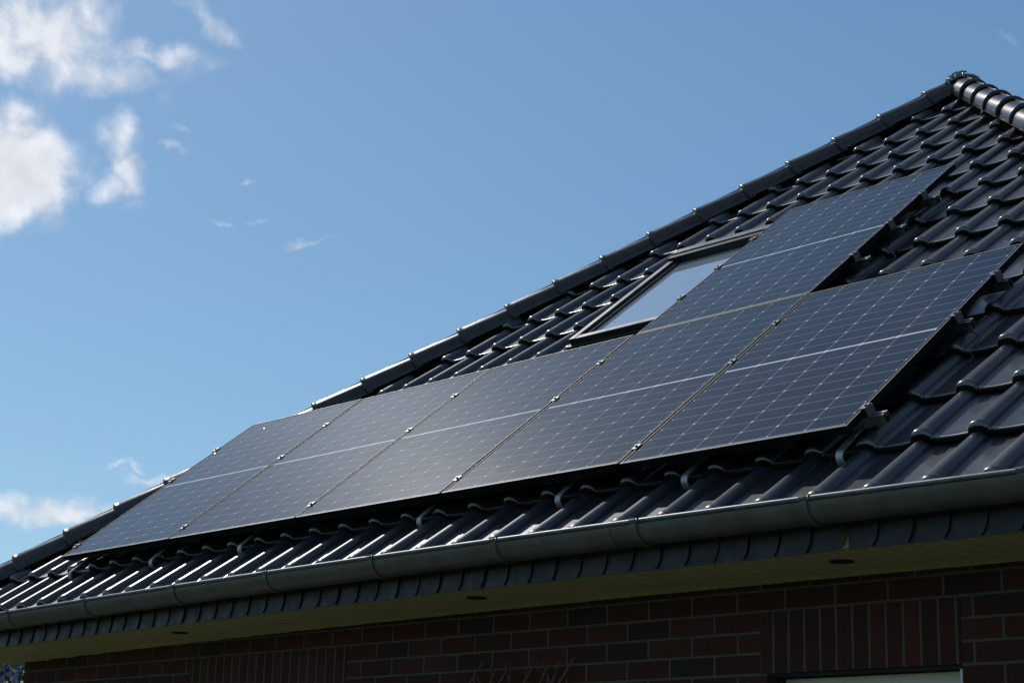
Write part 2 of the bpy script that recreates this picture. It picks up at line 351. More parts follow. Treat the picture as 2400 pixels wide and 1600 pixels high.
# ------------------------------------------------------------------ tiled roof planes
PITCH, GAUGE, U0, V0 = .244, .402, 4.78, .035
WP, RH, RW, TT = -.160, .041, .042, .030      # pan level, roll height, half width of a roll, thickness of the nose
def tile_profile(nr, npan):
    us = []
    a = np.linspace(-1, 1, nr)
    us = [(RW * math.sin(t * math.pi / 2), RH * (1 - abs(math.sin(t * math.pi / 2)) ** 2.3) ** .62 if abs(t) < 1 else 0.0) for t in a]
    # pan to the right of the roll with a thin interlock rib beside it
    w = PITCH - 2 * RW
    pan = [(RW + .006, .000), (RW + .009, .005), (RW + .014, .005), (RW + .017, -.001)] if npan > 4 else []
    pan += [(RW + .022 + (w - .022) * t, -.0025 * math.sin(t * math.pi)) for t in np.linspace(.12, .96, max(npan - 4, 2))]
    return np.array(us + pan)
def tile_mesh(F, c0, c1, r0, r1, nr=11, npan=8, nv=4, hole=None):
    prof = tile_profile(nr, npan)
    # rows: (v, thickness offset, kind) from the lower lip up under the next course
    front = [(.012, -.031, 1), (.002, -.027, 1)] + [(-.002 + .017 * (1 - math.sin(R(a))), -.017 * (1 - math.cos(R(a))), 1 if a > 60 else 0) for a in (90, 70, 52, 37, 25, 15, 6, 0)]
    body = [(x, 0.0, 0) for x in ([.026, .034, .042, .050, .20, .32, GAUGE + .035] if nv > 2 else [.04, GAUGE + .035])]
    rows = front + body
    nosev = np.array([(r_[0]) for r_ in rows]); off = np.array([r_[1] for r_ in rows])
    P = []; Fc = []; MI = []; base = 0
    nu = len(prof)
    isroll = np.clip(prof[:, 1] / RH, 0, 1)
    for r in range(r0, r1):
        for c in range(c0, c1):
            u0 = U0 + c * PITCH; v0 = V0 + r * GAUGE
            if hole and hole(u0, v0): continue
            ju, jv, jw = rng.normal(0, .0012), rng.normal(0, .002), rng.normal(0, .0010); jt = rng.normal(0, .003)
            U = np.tile(prof[:, 0], (len(rows), 1)); H = np.tile(prof[:, 1], (len(rows), 1))
            V = np.tile(nosev[:, None], (1, nu)).astype(float)
            tilt = TT * (1 - V / GAUGE) + .0035 * np.exp(-((V - .010) / .009) ** 2) * (1 - isroll[None, :])
            # roll shrinks up the slope so that the next nose caps it; a collar swells round the nose
            k = 1.06 - .15 * np.clip(V / GAUGE, 0, 1.1) + .05 / (1 + np.exp((V - .034) / .004))
            inroll = np.abs(U) <= RW + 1e-6
            U = np.where(inroll, U * k, U); H = np.where(inroll, H * k, H)
            # rounded dome at the roll's nose
            dome = np.clip(1 - V / .022, 0, 1) ** 2
            H = H * (1 - .42 * dome * isroll[None, :]) ; U = np.where(inroll, U * (1 - .10 * dome), U)
            V = V - .012 * isroll[None, :] * np.exp(-(V / .05) ** 2)
            O = np.tile(off[:, None], (1, nu))
            O = np.where(isroll[None, :] > .1, O * (1 + .35 * isroll[None, :]), O)
            Wd = WP + H + tilt + O + jw + jt * U
            pts = F.pt((u0 + U + ju).ravel(), (v0 + V + jv).ravel(), Wd.ravel())
            P.append(pts)
            n0 = base
            for a in range(len(rows) - 1):
                for b in range(nu - 1):
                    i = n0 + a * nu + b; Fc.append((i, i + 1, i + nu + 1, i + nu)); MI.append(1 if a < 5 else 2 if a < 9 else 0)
            base += nu * len(rows)
    return np.concatenate(P), Fc, MI
def clip_mesh(bm, planes):
    for co, no in planes:
        bmesh.ops.bisect_plane(bm, geom=bm.verts[:] + bm.edges[:] + bm.faces[:], plane_co=co, plane_no=no, clear_outer=True, dist=1e-5)
def tiled(name, F, c0, c1, planes, parent, hole=None, **k):
    P, Fc, MI = tile_mesh(F, c0, c1, -1, 15, hole=hole, **k)
    me = bpy.data.meshes.new(name); me.from_pydata(P.tolist(), [], Fc); me.polygons.foreach_set('material_index', MI)
    bm = bmesh.new(); bm.from_mesh(me); clip_mesh(bm, planes); bm.to_mesh(me); bm.free()
    o = link(name, me, [M['tile'], M['lip'], M['edge_glaze']], parent, smooth=True); return o

house = empty('brick_house', loc=(0, 0, 0), label='red brick house with a steep roof of glazed dark tiles under blue sky', cat='house')
SKY = (2.63, 3.42, 2.03, 3.25)             # roof window opening: u0, u1, v0, v1
def in_sky(u, v): return u > SKY[0] - .02 and u < SKY[1] - .20 and v > SKY[2] - .12 and v < SKY[3] - .22
hipA = (Vector((HX + .035, 0, 0)), Vector((-1, 1, 0)))
hipB = (Vector((RX - .035, 0, 0)), Vector((1, 1, 0)))
tiled('roof', FR, -26, 16, [hipA, hipB], house, hole=in_sky, nr=13, npan=10, nv=4)
bkA = (Vector((HX, BACKY, 0)), Vector((-1, -1, 0)))
# left and right planes and the back, coarser
cl0 = int((-BACKY - U0) / PITCH) - 1
tiled('roof', FL, cl0, int((2 - U0) / PITCH) + 1, [(Vector((HX - .035, 0, 0)), Vector((1, -1, 0))), (Vector((HX, BACKY, 0)), Vector((1, 1, 0))), (Vector((AX, 0, 0)), Vector((1, 0, 0)))], house, nr=5, npan=3, nv=2)
tiled('roof', FRt, int((-2 - U0) / PITCH), int((BACKY - U0) / PITCH) + 2, [(Vector((RX + .035, 0, 0)), Vector((-1, -1, 0))), (Vector((RX, BACKY, 0)), Vector((-1, 1, 0))), (Vector((AX, 0, 0)), Vector((-1, 0, 0)))], house, nr=5, npan=3, nv=2)

# boarding under the tiles, closes the roof
bm = bmesh.new()
def deckpt(F, u, v): return Vector(F.pt(u, v, -.20))
e = -.40; dv = .20 / 1
zE = ZO + e * ST - .20 * CT
x0, x1, y0, y1 = HX + e * CT + .20 * ST, RX - e * CT - .20 * ST, e * CT + .20 * ST, BACKY - e * CT - .20 * ST
az_ = zE + (AX - x0) * math.tan(TH)
c = [bm.verts.new(p) for p in ((x0, y0, zE), (x1, y0, zE), (x1, y1, zE), (x0, y1, zE), (AX, y0 + AX - x0, az_), (AX, y1 - (AX - x0), az_))]
for f in ((0, 1, 4), (1, 2, 5, 4), (2, 3, 5), (3, 0, 4, 5)): bm.faces.new([c[i] for i in f])
from_bm('roof_underlay', bm, M['under'], house)

# ------------------------------------------------------------------ hip and ridge caps
def cap_mesh(L=.42, r=.097, n=16):
    """half-round cap tile along +X, lower end at x=0, opening downwards"""
    bm = bmesh.new()
    st = [(.0, r * .90), (.002, r * .99), (.008, r * 1.08), (.022, r * 1.10), (.034, r * 1.03), (.05, r * 1.04), (L, r * .88)]
    outer = []
    for x, rr in st:
        outer.append([bm.verts.new((x, rr * math.cos(a), rr * math.sin(a) * 1.0 - .0 + (.0 if x < .05 else 0))) for a in np.linspace(-R(14), math.pi + R(14), n)])
    for A, B in zip(outer, outer[1:]):
        for k in range(n - 1): bm.faces.new((A[k], B[k], B[k + 1], A[k + 1]))
    inner = [[bm.verts.new((x, (r * f - .014) * math.cos(a), (r * f - .014) * math.sin(a))) for a in np.linspace(-R(14), math.pi + R(14), n)] for x, f in ((.0, .95), (L, .88))]
    for k in range(n - 1):
        bm.faces.new((inner[0][k + 1], inner[1][k + 1], inner[1][k], inner[0][k])); bm.faces.new((outer[0][k], outer[0][k + 1], inner[0][k + 1], inner[0][k]))
    # thin moulded seam along the crown
    bx(bm, .03, L, -.003, .003, r * .93, r * 1.022, .001)
    me = bpy.data.meshes.new('cap'); bm.normal_update(); bm.to_mesh(me); bm.free()
    me.polygons.foreach_set('use_smooth', [True] * len(me.polygons)); me.materials.append(M['cap']); return me
capme = cap_mesh()
def place_caps(p0, p1, n_list, name='hip_tile', lift=-.028):
    d = (p1 - p0); Ltot = d.length; d.normalize()
    for s in n_list:
        o = bpy.data.objects.new(name, capme); COL.objects.link(o); o.parent = house
        up = Vector((0, 0, 1)); side = up.cross(d).normalized(); nz = d.cross(side).normalized()
        tl = .012 / .40                                         # each cap leans on the one below
        dd = (d - nz * tl).normalized(); nn = dd.cross(side).normalized()
        p = p0 + d * s + nz * (lift + .014)
        m = Matrix(((dd.x, side.x, nn.x, p.x), (dd.y, side.y, nn.y, p.y), (dd.z, side.z, nn.z, p.z), (0, 0, 0, 1)))
        o.matrix_world = m @ Matrix.Rotation(random.gauss(0, .008), 4, 'Z') @ Matrix.Rotation(random.gauss(0, .01), 4, 'X') @ Matrix.Diagonal((min(1.0, max(.5, (Ltot - s + .02) / .42)), 1, 1, 1))
def crest(v, side=1, lift=0.0):
    x = HX + CT * v if side == 1 else RX - CT * v
    return Vector((x, CT * v, ZO + ST * v + lift))
hl = math.sqrt(CT * CT + 1)
LIFT = -.118
p0 = crest(0, 1, LIFT); p1 = crest(AV, 1, LIFT)
vs = [5.605 - .283 * k for k in range(22)]
place_caps(p0, p1, [v * hl for v in vs if v > -.42])
q0 = crest(0, 2, LIFT); q1 = crest(AV, 2, LIFT)
place_caps(q0, q1, [(5.52 - .283 * k) * hl for k in range(21)])
top = top0 = crest(AV, 1, LIFT)
place_caps(top + Vector((0, 3.36, -.02)), top + Vector((0, 0, -.02)), [.36 * k for k in range(8) if k < 8], lift=-.03)
def hip_strip(a, b, name='hip_strip'):
    bm = bmesh.new(); d = (b - a); side = Vector((0, 0, 1)).cross(d).normalized(); up = d.cross(side).normalized()
    pr = [(-.085, -.11), (-.06, .01), (0, .045), (.06, .01), (.085, -.11)]
    A = [bm.verts.new(a + side * x + up * z) for x, z in pr]; B = [bm.verts.new(b + side * x + up * z) for x, z in pr]
    for i in range(5): bm.faces.new((A[i], A[(i + 1) % 5], B[(i + 1) % 5], B[i]))
    bm.faces.new(A); bm.faces.new(B[::-1]); from_bm(name, bm, M['under'], house)
hip_strip(crest(-.36, 1, LIFT), p1); hip_strip(crest(-.36, 2, LIFT), q1); hip_strip(top0, top0 + Vector((0, 3, 0)))
# apex starter cap where the three lines meet, with crumpled flashing beside it
bm = bmesh.new(); bmesh.ops.create_uvsphere(bm, u_segments=18, v_segments=10, radius=.108)
bmesh.ops.bisect_plane(bm, geom=bm.verts[:] + bm.edges[:] + bm.faces[:], plane_co=(0, 0, -.04), plane_no=(0, 0, -1), clear_outer=True)
o = from_bm('apex_cap', bm, M['cap'], house, True); o.location = top + Vector((.03, .02, -.008)); o.scale = (.96, .96, .86)
bm = bmesh.new(); bmesh.ops.create_grid(bm, x_segments=16, y_segments=16, size=.075)
for v in bm.verts:
    v.co.z = .03 * noise.noise(v.co * 34) + .016 * noise.noise(v.co * 90) - 3.5 * (v.co.x ** 2 + v.co.y ** 2)
o = from_bm('apex_flashing', bm, M['foil'], house); o.location = top + Vector((-.01, -.088, .062)); o.rotation_euler = (R(42), R(-14), R(10)); o.scale = (1.0, .8, .9)

# ------------------------------------------------------------------ eaves
def sag(x): return -.0016 * (min(max(x, -1.6), 8.5) - 4.6) ** 2
XL, XR = HX - .30, RX + .30          # ends of the front eave
GX = np.linspace(XL - .02, XR + .02, 41)
def sweep_x(bm, prof, xs, y0, z0, closed=False, mi=0):
    rings = [[bm.verts.new((x, y0 + a, z0 + b + sag(x))) for a, b in prof] for x in xs]
    n = len(prof)
    for A, B in zip(rings, rings[1:]):
        for k in range(n if closed else n - 1):
            f = bm.faces.new((A[k], B[k], B[(k + 1) % n], A[(k + 1) % n])); f.material_index = mi
    return rings
GY, GZ, GR = -.278, ZO - .342, .080
bm = bmesh.new()
outer = arc(0, 0, GR, 0, -180, 20); inner = arc(0, 0, GR - .004, -180, 0, 20)
rg = sweep_x(bm, [(-a, b) for a, b in outer[::-1]] + [(-a, b) for a, b in inner[::-1]], GX, GY, GZ, True)
for r_ in (rg[0], rg[-1]):
    try: bm.faces.new(r_)
    except Exception: pass
for xe in (XL - .02, XR + .02):
    vs_ = [bm.verts.new((xe, GY + a, GZ + b + sag(xe))) for a, b in outer]; bm.faces.new(vs_)
gut = from_bm('gutter', bm, M['zinc'], house, True)
bm = bmesh.new(); sweep_x(bm, arc(0, 0, .0095, 0, 330, 11), GX, GY - GR - .002, GZ + .002, True)
from_bm('bead', bm, M['zlip'], gut, True)
for i, xb in enumerate([-1.2, -.80, .023, .886, 1.774, 2.58, 3.39, 4.207, 5.003, 5.82, 6.683, 7.5, 8.2]):
    bm = bmesh.new(); zz = sag(xb)
    # bracket strap hugging the gutter from outside, hooked over the bead
    pr = arc(0, 0, GR + .0035, 8, -172, 22)
    pr = [(-.010 - GR, .012), (-.016 - GR, .004)] + [(-a, b) for a, b in pr]
    strap(bm, pr, -.014, .014, .004)
    bmesh.ops.translate(bm, verts=bm.verts, vec=(xb, GY, GZ + zz))
    from_bm('gutter_bracket', bm, M['zinc'], gut)
    bm = bmesh.new(); bx(bm, xb + .028, xb + .029, GY - GR - .014, GY - GR + .008, GZ + zz - .010, GZ + zz + .0135)
    bmesh.ops.delete(bm, geom=bm.verts[:], context='VERTS') if False else None
    from_bm('clip', bm, M['zlip'], gut)
# soldered joints of the gutter lengths
for xb in (1.35, 4.86, 7.0):
    bm = bmesh.new(); pr = [(-a, b) for a, b in arc(0, 0, GR + .0012, 4, -176, 20)]; strap(bm, pr, -.012, .012, .0015)
    bmesh.ops.translate(bm, verts=bm.verts, vec=(xb, GY, GZ + sag(xb))); from_bm('gutter_joint', bm, M['zlip'], gut)

# fascia: board clad with overlapping slates
FY, FZ0, FZ1 = -.185, ZO - .505, ZO - .335
bm = bmesh.new()
sweep_x(bm, [(0, .0), (0, .17), (.025, .17), (.025, .0)], GX[1:-1], FY + .006, FZ0 + .008, True)
fas = from_bm('fascia', bm, M['trim'], house)
bm = bmesh.new(); SP = .1455
k0 = int((XL - 5.145) / SP); k1 = int((XR - 5.145) / SP) + 1
for k in range(k0, k1):
    xr = 5.145 + SP * (k + 1); xl = xr - SP - .03
    if k == 5: xl = xr - SP + .012 ; 
    rr = .055; zb = FZ0 + sag(xr) + random.gauss(0, .0015)
    pts = [(xl, zb)] + [(xr + rr * (math.cos(R(a)) - 1) * .8, zb + rr * 1.6 * (1 + math.sin(R(a)))) for a in range(-90, 1, 15)] + [(xr, FZ1 + sag(xr)), (xl, FZ1 + sag(xr))]
    if k == 4: pts = [(xl, zb)] + [(xr + .012 + rr * (math.cos(R(a)) - 1) * .95, zb + rr * 1.75 * (1 + math.sin(R(a)))) for a in range(-90, 1, 15)] + [(xr + .012, FZ1 + sag(xr)), (xl, FZ1 + sag(xr))]
    tilt = .010; j = random.gauss(0, .0008)
    fy = lambda x: FY - .001 - tilt * (x - xl) / (xr - xl) + j
    A = [bm.verts.new((x, fy(x), z)) for x, z in pts]; B = [bm.verts.new((x, fy(x) + .004, z)) for x, z in pts]
    bm.faces.new(A); bm.faces.new(B[::-1])
    for i in range(len(A)): bm.faces.new((A[i], B[i], B[(i + 1) % len(A)], A[(i + 1) % len(A)]))
from_bm('slate_cladding', bm, M['slate'], fas)
# side fascias
YB = BACKY
for side, X in ((-1, HX - .185 + .0), (1, RX + .185)):
    bm = bmesh.new(); bx(bm, min(X, X - side * .03), max(X, X - side * .03), -.15, YB + .18, FZ0 - .05 if side < 0 else FZ0 - .02, ZO - .36)
    from_bm('fascia', bm, M['slate'], house)

# soffit
WY = .33; WXL, WXR = HX + .12, RX - .12; SZ = ZO - .500
bm = bmesh.new()
xs = np.linspace(HX - .18, RX + .18, 31)
def strip(ya, yb, xs, dz=0.0):
    rings = [[bm.verts.new((x, ya, SZ + sag(x) + dz)), bm.verts.new((x, yb, SZ + sag(x) + dz)), bm.verts.new((x, yb, SZ + sag(x) + .018 + dz)), bm.verts.new((x, ya, SZ + sag(x) + .018 + dz))] for x in xs]
    for A, B in zip(rings, rings[1:]):
        for k in range(4): bm.faces.new((A[k], A[(k + 1) % 4], B[(k + 1) % 4], B[k]))
strip(FY + .034, WY + .05, xs)
from_bm('soffit', bm, M['soffit'], house)
bm = bmesh.new()
bx(bm, HX - .155, WXL + .05, WY + .052, YB - .1, SZ + sag(-1.2) - .006, SZ + sag(-1.2) + .02)
from_bm('soffit', bm, M['soffit'], house)
bm = bmesh.new()
bx(bm, WXR - .05, RX + .155, WY + .052, YB - .1, SZ + sag(8) - .0, SZ + sag(8) + .02)
from_bm('soffit', bm, M['soffit'], house)
bm = bmesh.new()       # narrow cover strip along the wall
for a, b in zip(xs[:-1], xs[1:]):
    a_, b_ = max(a, WXL), min(b, WXR)
    if b_ > a_: bx(bm, a_, b_, WY - .016, WY - .002, SZ + sag((a_ + b_) / 2) - .014, SZ + sag((a_ + b_) / 2) + .002)
from_bm('soffit_trim', bm, M['trim'], house)
for x, y in ((1.234, .055), (3.694, .02), (5.68, .048), (-.9, .05), (7.7, .05)):
    bm = bmesh.new(); z = SZ + sag(x)
    for r0_, r1_, za, zb in ((.047, .036, -.0045, -.0045), (.047, .047, -.0045, .001), (.036, .036, -.0045, .016)):
        n = 28; A = [bm.verts.new((r0_ * math.cos(t), r0_ * math.sin(t), za)) for t in np.linspace(0, 2 * math.pi, n, endpoint=False)]
        B = [bm.verts.new((r1_ * math.cos(t), r1_ * math.sin(t), zb)) for t in np.linspace(0, 2 * math.pi, n, endpoint=False)]
        for i in range(n): bm.faces.new((A[i], A[(i + 1) % n], B[(i + 1) % n], B[i]))
    dl = from_bm('downlight', bm, M['ring'], house, True); dl.location = (x, y, z)
    bm = bmesh.new(); bmesh.ops.create_circle(bm, cap_ends=True, segments=28, radius=.0365); l = from_bm('lens', bm, M['black'], dl); l.location = (0, 0, -.002)

# ------------------------------------------------------------------ walls with two window openings
OP = [(5.10, 6.00, ZO - 2.05, ZO - .868, 5.07, 6.00), (.95, 2.372, ZO - 2.05, ZO - .868, .945, 2.375)]
bm = bmesh.new()
def quad(*p): bm.faces.new([bm.verts.new(v) for v in p])
ztop = SZ + .01
xsplit = [WXL, OP[1][0], OP[1][1], OP[0][0], OP[0][1], WXR]
for i in range(5):
    a, b = xsplit[i], xsplit[i + 1]
    if i in (1, 3):
        o_ = OP[1] if i == 1 else OP[0]
        quad((a, WY, 0), (b, WY, 0), (b, WY, o_[2]), (a, WY, o_[2])); quad((a, WY, o_[3]), (b, WY, o_[3]), (b, WY, ztop), (a, WY, ztop))
        for x in (a, b): quad((x, WY, o_[2]), (x, WY + .24, o_[2]), (x, WY + .24, o_[3]), (x, WY, o_[3]))
        quad((a, WY, o_[3]), (b, WY, o_[3]), (b, WY + .24, o_[3]), (a, WY + .24, o_[3])); quad((a, WY, o_[2]), (b, WY, o_[2]), (b, WY + .24, o_[2]), (a, WY + .24, o_[2]))
    else: quad((a, WY, 0), (b, WY, 0), (b, WY, ztop), (a, WY, ztop))
yb = BACKY - .35
quad((WXL, WY, 0), (WXL, yb, 0), (WXL, yb, ztop), (WXL, WY, ztop)); quad((WXR, WY, 0), (WXR, yb, 0), (WXR, yb, ztop), (WXR, WY, ztop)); quad((WXL, yb, 0), (WXR, yb, 0), (WXR, yb, ztop), (WXL, yb, ztop))
bmesh.ops.remove_doubles(bm, verts=bm.verts, dist=1e-4); bmesh.ops.recalc_face_normals(bm, faces=bm.faces)
from_bm('wall', bm, M['brick'], house)
for o_ in OP:
    x0_, x1_, z0_, z1_, la, lb = o_
    bm = bmesh.new(); bx(bm, la, lb, WY - .003, WY + .10, z1_ - .002, ZO - .628)
    ln = from_bm('lintel', bm, M['soldier'], house)
    bm = bmesh.new(); bx(bm, x0_, x1_, WY + .012, WY + .10, z1_ - .012, z1_ - .0025); from_bm('lintel_angle', bm, M['board'], house)
    bm = bmesh.new(); F0, F1 = WY + .10, WY + .17; g = .012
    xa, xb, za, zb_ = x0_ + g, x1_ - .002, z0_ + g, z1_ - .016; t = .07
    bx(bm, xa, xb, F0, F1, zb_ - t, zb_, .004); bx(bm, xa, xb, F0, F1, za, za + t, .004)
    bx(bm, xa, xa + t, F0 + .001, F1, za + t, zb_ - t, .004); bx(bm, xb - t, xb, F0 + .001, F1, za + t, zb_ - t, .004)
    win = from_bm('window', bm, M['cream'], house)
    bm = bmesh.new(); t2 = .05
    bx(bm, xa + t, xb - t, F0 + .012, F1 - .01, zb_ - t - t2, zb_ - t, .004); bx(bm, xa + t, xb - t, F0 + .012, F1 - .01, za + t, za + t + t2, .004)
    bx(bm, xa + t, xa + t + t2, F0 + .013, F1 - .01, za + t + t2, zb_ - t - t2, .003); bx(bm, xb - t - t2, xb - t, F0 + .013, F1 - .01, za + t + t2, zb_ - t - t2, .003)
    from_bm('sash', bm, M['cream'], win)
    bm = bmesh.new(); bx(bm, xa + t + t2, xb - t - t2, F0 + .04, F0 + .046, za + t + t2, zb_ - t - t2); from_bm('pane', bm, M['glass'], win)
    bm = bmesh.new(); bx(bm, xb - .028, xb + .0005, F0 - .07, F0 - .001, za, zb_); from_bm('shutter_guide', bm, M['white'], win)
    bm = bmesh.new(); bx(bm, x0_ - .03, x1_ + .03, WY - .04, WY + .1, z0_ - .035, z0_ + .004, .004); from_bm('sill', bm, M['clad'], win)

# ------------------------------------------------------------------ roof window
su0, su1, sv0, sv1 = SKY
sk = bpy.data.objects.new('skylight', None); COL.objects.link(sk); sk.matrix_world = FR.mat(su0, sv0, 0); sk.parent = house
Wd, Ht = su1 - su0, sv1 - sv0
bm = bmesh.new()      # flashing apron round the frame
bx(bm, -.10, Wd + .10, -.02, Ht + .12, -.150, -.108, .003); bx(bm, -.03, Wd + .03, -.015, Ht + .02, -.109, -.085, .003)
from_bm('flashing', bm, M['flash'], sk)
bm = bmesh.new(); b = .05
bx(bm, 0, b, .0, Ht, -.14, -.046, .004); bx(bm, Wd - b, Wd, .0, Ht, -.14, -.046, .004)
bx(bm, b, Wd - b, .0, b, -.14, -.0485, .004)
from_bm('frame', bm, M['clad'], sk)
bm = bmesh.new(); s_ = .04
bx(bm, b + .004, b + s_ - .012, b + .004, Ht - .1, -.1, -.064, .002); bx(bm, Wd - b - s_ + .012, Wd - b - .004, b + .004, Ht - .1, -.1, -.064, .002)
bx(bm, b + s_ - .012, Wd - b - s_ + .012, b + .004, b + .026, -.1, -.066, .002)
from_bm('sash', bm, M['flash'], sk)
bm = bmesh.new()      # raised head cover with a shaded front
bx(bm, -.004, Wd + .004, Ht - .115, Ht + .01, -.13, -.030, .004)
from_bm('head_cover', bm, M['flash'], sk)
bm = bmesh.new(); bx(bm, -.006, Wd + .006, Ht - .060, Ht + .012, -.0295, -.022, .002); bx(bm, -.006, Wd + .006, Ht + .02, Ht + .05, -.06, -.045, .003)
from_bm('cover_strip', bm, M['clad'], sk)
bm = bmesh.new(); bx(bm, b + .01, Wd - b - .01, b + .01, Ht - .09, -.092, -.078); from_bm('pane', bm, M['sky_glass'], sk)
bm = bmesh.new()      # wires hanging below the window
for k in range(3):
    tube(bm, [(t * .9 + .05 * k, -.06 - .05 * math.sin(t * math.pi) * (1 + .4 * k) + .01 * k, -.085 + .02 * math.sin(t * 5 + k)) for t in np.linspace(0, 1, 12)], .0022, 5)
wires = from_bm('cable', bm, M['alu'], None, True); wires.matrix_world = FR.mat(su0 - .05, sv0 - .07, 0)
tag(wires, 'thin pale cables lying loose just below the roof window', 'cable')

# ------------------------------------------------------------------ solar panels
PW, PH = 1.134, 1.686
def panel_parts(root):
    bm = bmesh.new()
    lip, dep = .011, .032
    for x0_, x1_, y0_, y1_ in ((0, PW, 0, lip), (0, PW, PH - lip, PH), (0, lip, lip, PH - lip), (PW - lip, PW, lip, PH - lip)):
        bx(bm, x0_, x1_, y0_, y1_, -dep, -.0006)
    for x0_, x1_, y0_, y1_ in ((.0, PW, 0.0, .03), (.0, PW, PH - .03, PH)):       # lower flange
        bx(bm, x0_ + .001, x1_ - .001, y0_ + .001, y1_ - .001, -dep - .0015, -dep - .0002)
    fr = from_bm('frame', bm, M['frame'], root)
    bm = bmesh.new(); e = .0015
    def ring(i, w, z0, z1, sides=True):
        for x0_, x1_, y0_, y1_ in ((i, PW - i, i, i + w), (i, PW - i, PH - i - w, PH - i), (i, i + w, i + w, PH - i - w), (PW - i - w, PW - i, i + w, PH - i - w))[:4 if sides else 2]:
            bx(bm, x0_, x1_, y0_, y1_, z0, z1)
    bx(bm, -.0004, PW + .0004, -.0012, .0016, -.0028, .0006); bx(bm, 0, PW, PH - .0018, PH + .0004, -.0006, .0006)  # thin pale bars carry the painted edge glint
    ring(-.0004, e, -.0006, .0005); ring(lip - e * .8, e * .9, -.0006, .0002, False)
    from_bm('frame_edge_glint', bm, M['edge'], fr)
    bm = bmesh.new(); v = [bm.verts.new(p) for p in ((lip, lip, -.0022), (PW - lip, lip, -.0022), (PW - lip, PH - lip, -.0022), (lip, PH - lip, -.0022))]; bm.faces.new(v)
    v = [bm.verts.new(p) for p in ((lip, lip, -.006), (lip, PH - lip, -.006), (PW - lip, PH - lip, -.006), (PW - lip, lip, -.006))]; bm.faces.new(v)
    from_bm('solar_cells', bm, M['cells'], root)
def bristles(root, dens=1.0):
    bm = bmesh.new(); x = .05; bx(bm, .045, PW - .015, .0028, .0058, -.034, -.0325)
    while x < PW - .02:
        if noise.noise(Vector((x * 5, root.location.x * 3, 0))) > -.28:
            h = random.uniform(.008, .016)
            bx(bm, x, x + random.uniform(.003, .006), .003, .0055, -.033 - h, -.031)
        x += random.uniform(.009, .019)
    from_bm('bird_guard', bm, M['bristle'], root)
PG = 'solar panels mounted in portrait on the tiled roof'
spec = [(-.060, .012, 1.160, 'solar panel at the far low end of the row, beside the hip tiles'),
        (1.125, .008, 1.162, 'solar panel with the pale sun glare, second from the far end'),
        (2.308, .006, 1.115, 'middle solar panel of the lower row, its top edge against bare tiles'),
        (3.447, .001, 1.126, 'solar panel directly below the single upper panel'),
        (4.594, -.010, 1.162, 'largest looking solar panel at the near right end of the lower row'),
        (3.446, 1.698, 1.134, 'single solar panel of the upper row, covering one side of the roof window')]
for i, (u, v, w, lab) in enumerate(spec):
    if i == 0:
        pr = empty('solar_panel', FR.mat(u, v, 0)); panel_parts(pr); proto = pr
    else:
        pr = proto.copy(); COL.objects.link(pr); pr.matrix_world = FR.mat(u, v, 0)
        for ch in proto.children:
            if ch.name.startswith('bird'): continue
            c_ = ch.copy(); COL.objects.link(c_); c_.parent = pr
            for g_ in ch.children:
                d_ = g_.copy(); COL.objects.link(d_); d_.parent = c_
    pr.matrix_world = FR.mat(u, v, 0) @ Matrix.Rotation(R((.01, -.02, .015, -.01, .02, -.01)[i]), 4, 'X') @ Matrix.Rotation(R((-.015, .02, .015, -.01, .015, -.01)[i]), 4, 'Y') @ Matrix.Diagonal((w / PW, 1, 1, 1))
    tag(pr, lab, 'solar panel', PG)
for o in [o for o in COL.objects if o.name.startswith('solar_panel')][:5]: bristles(o)

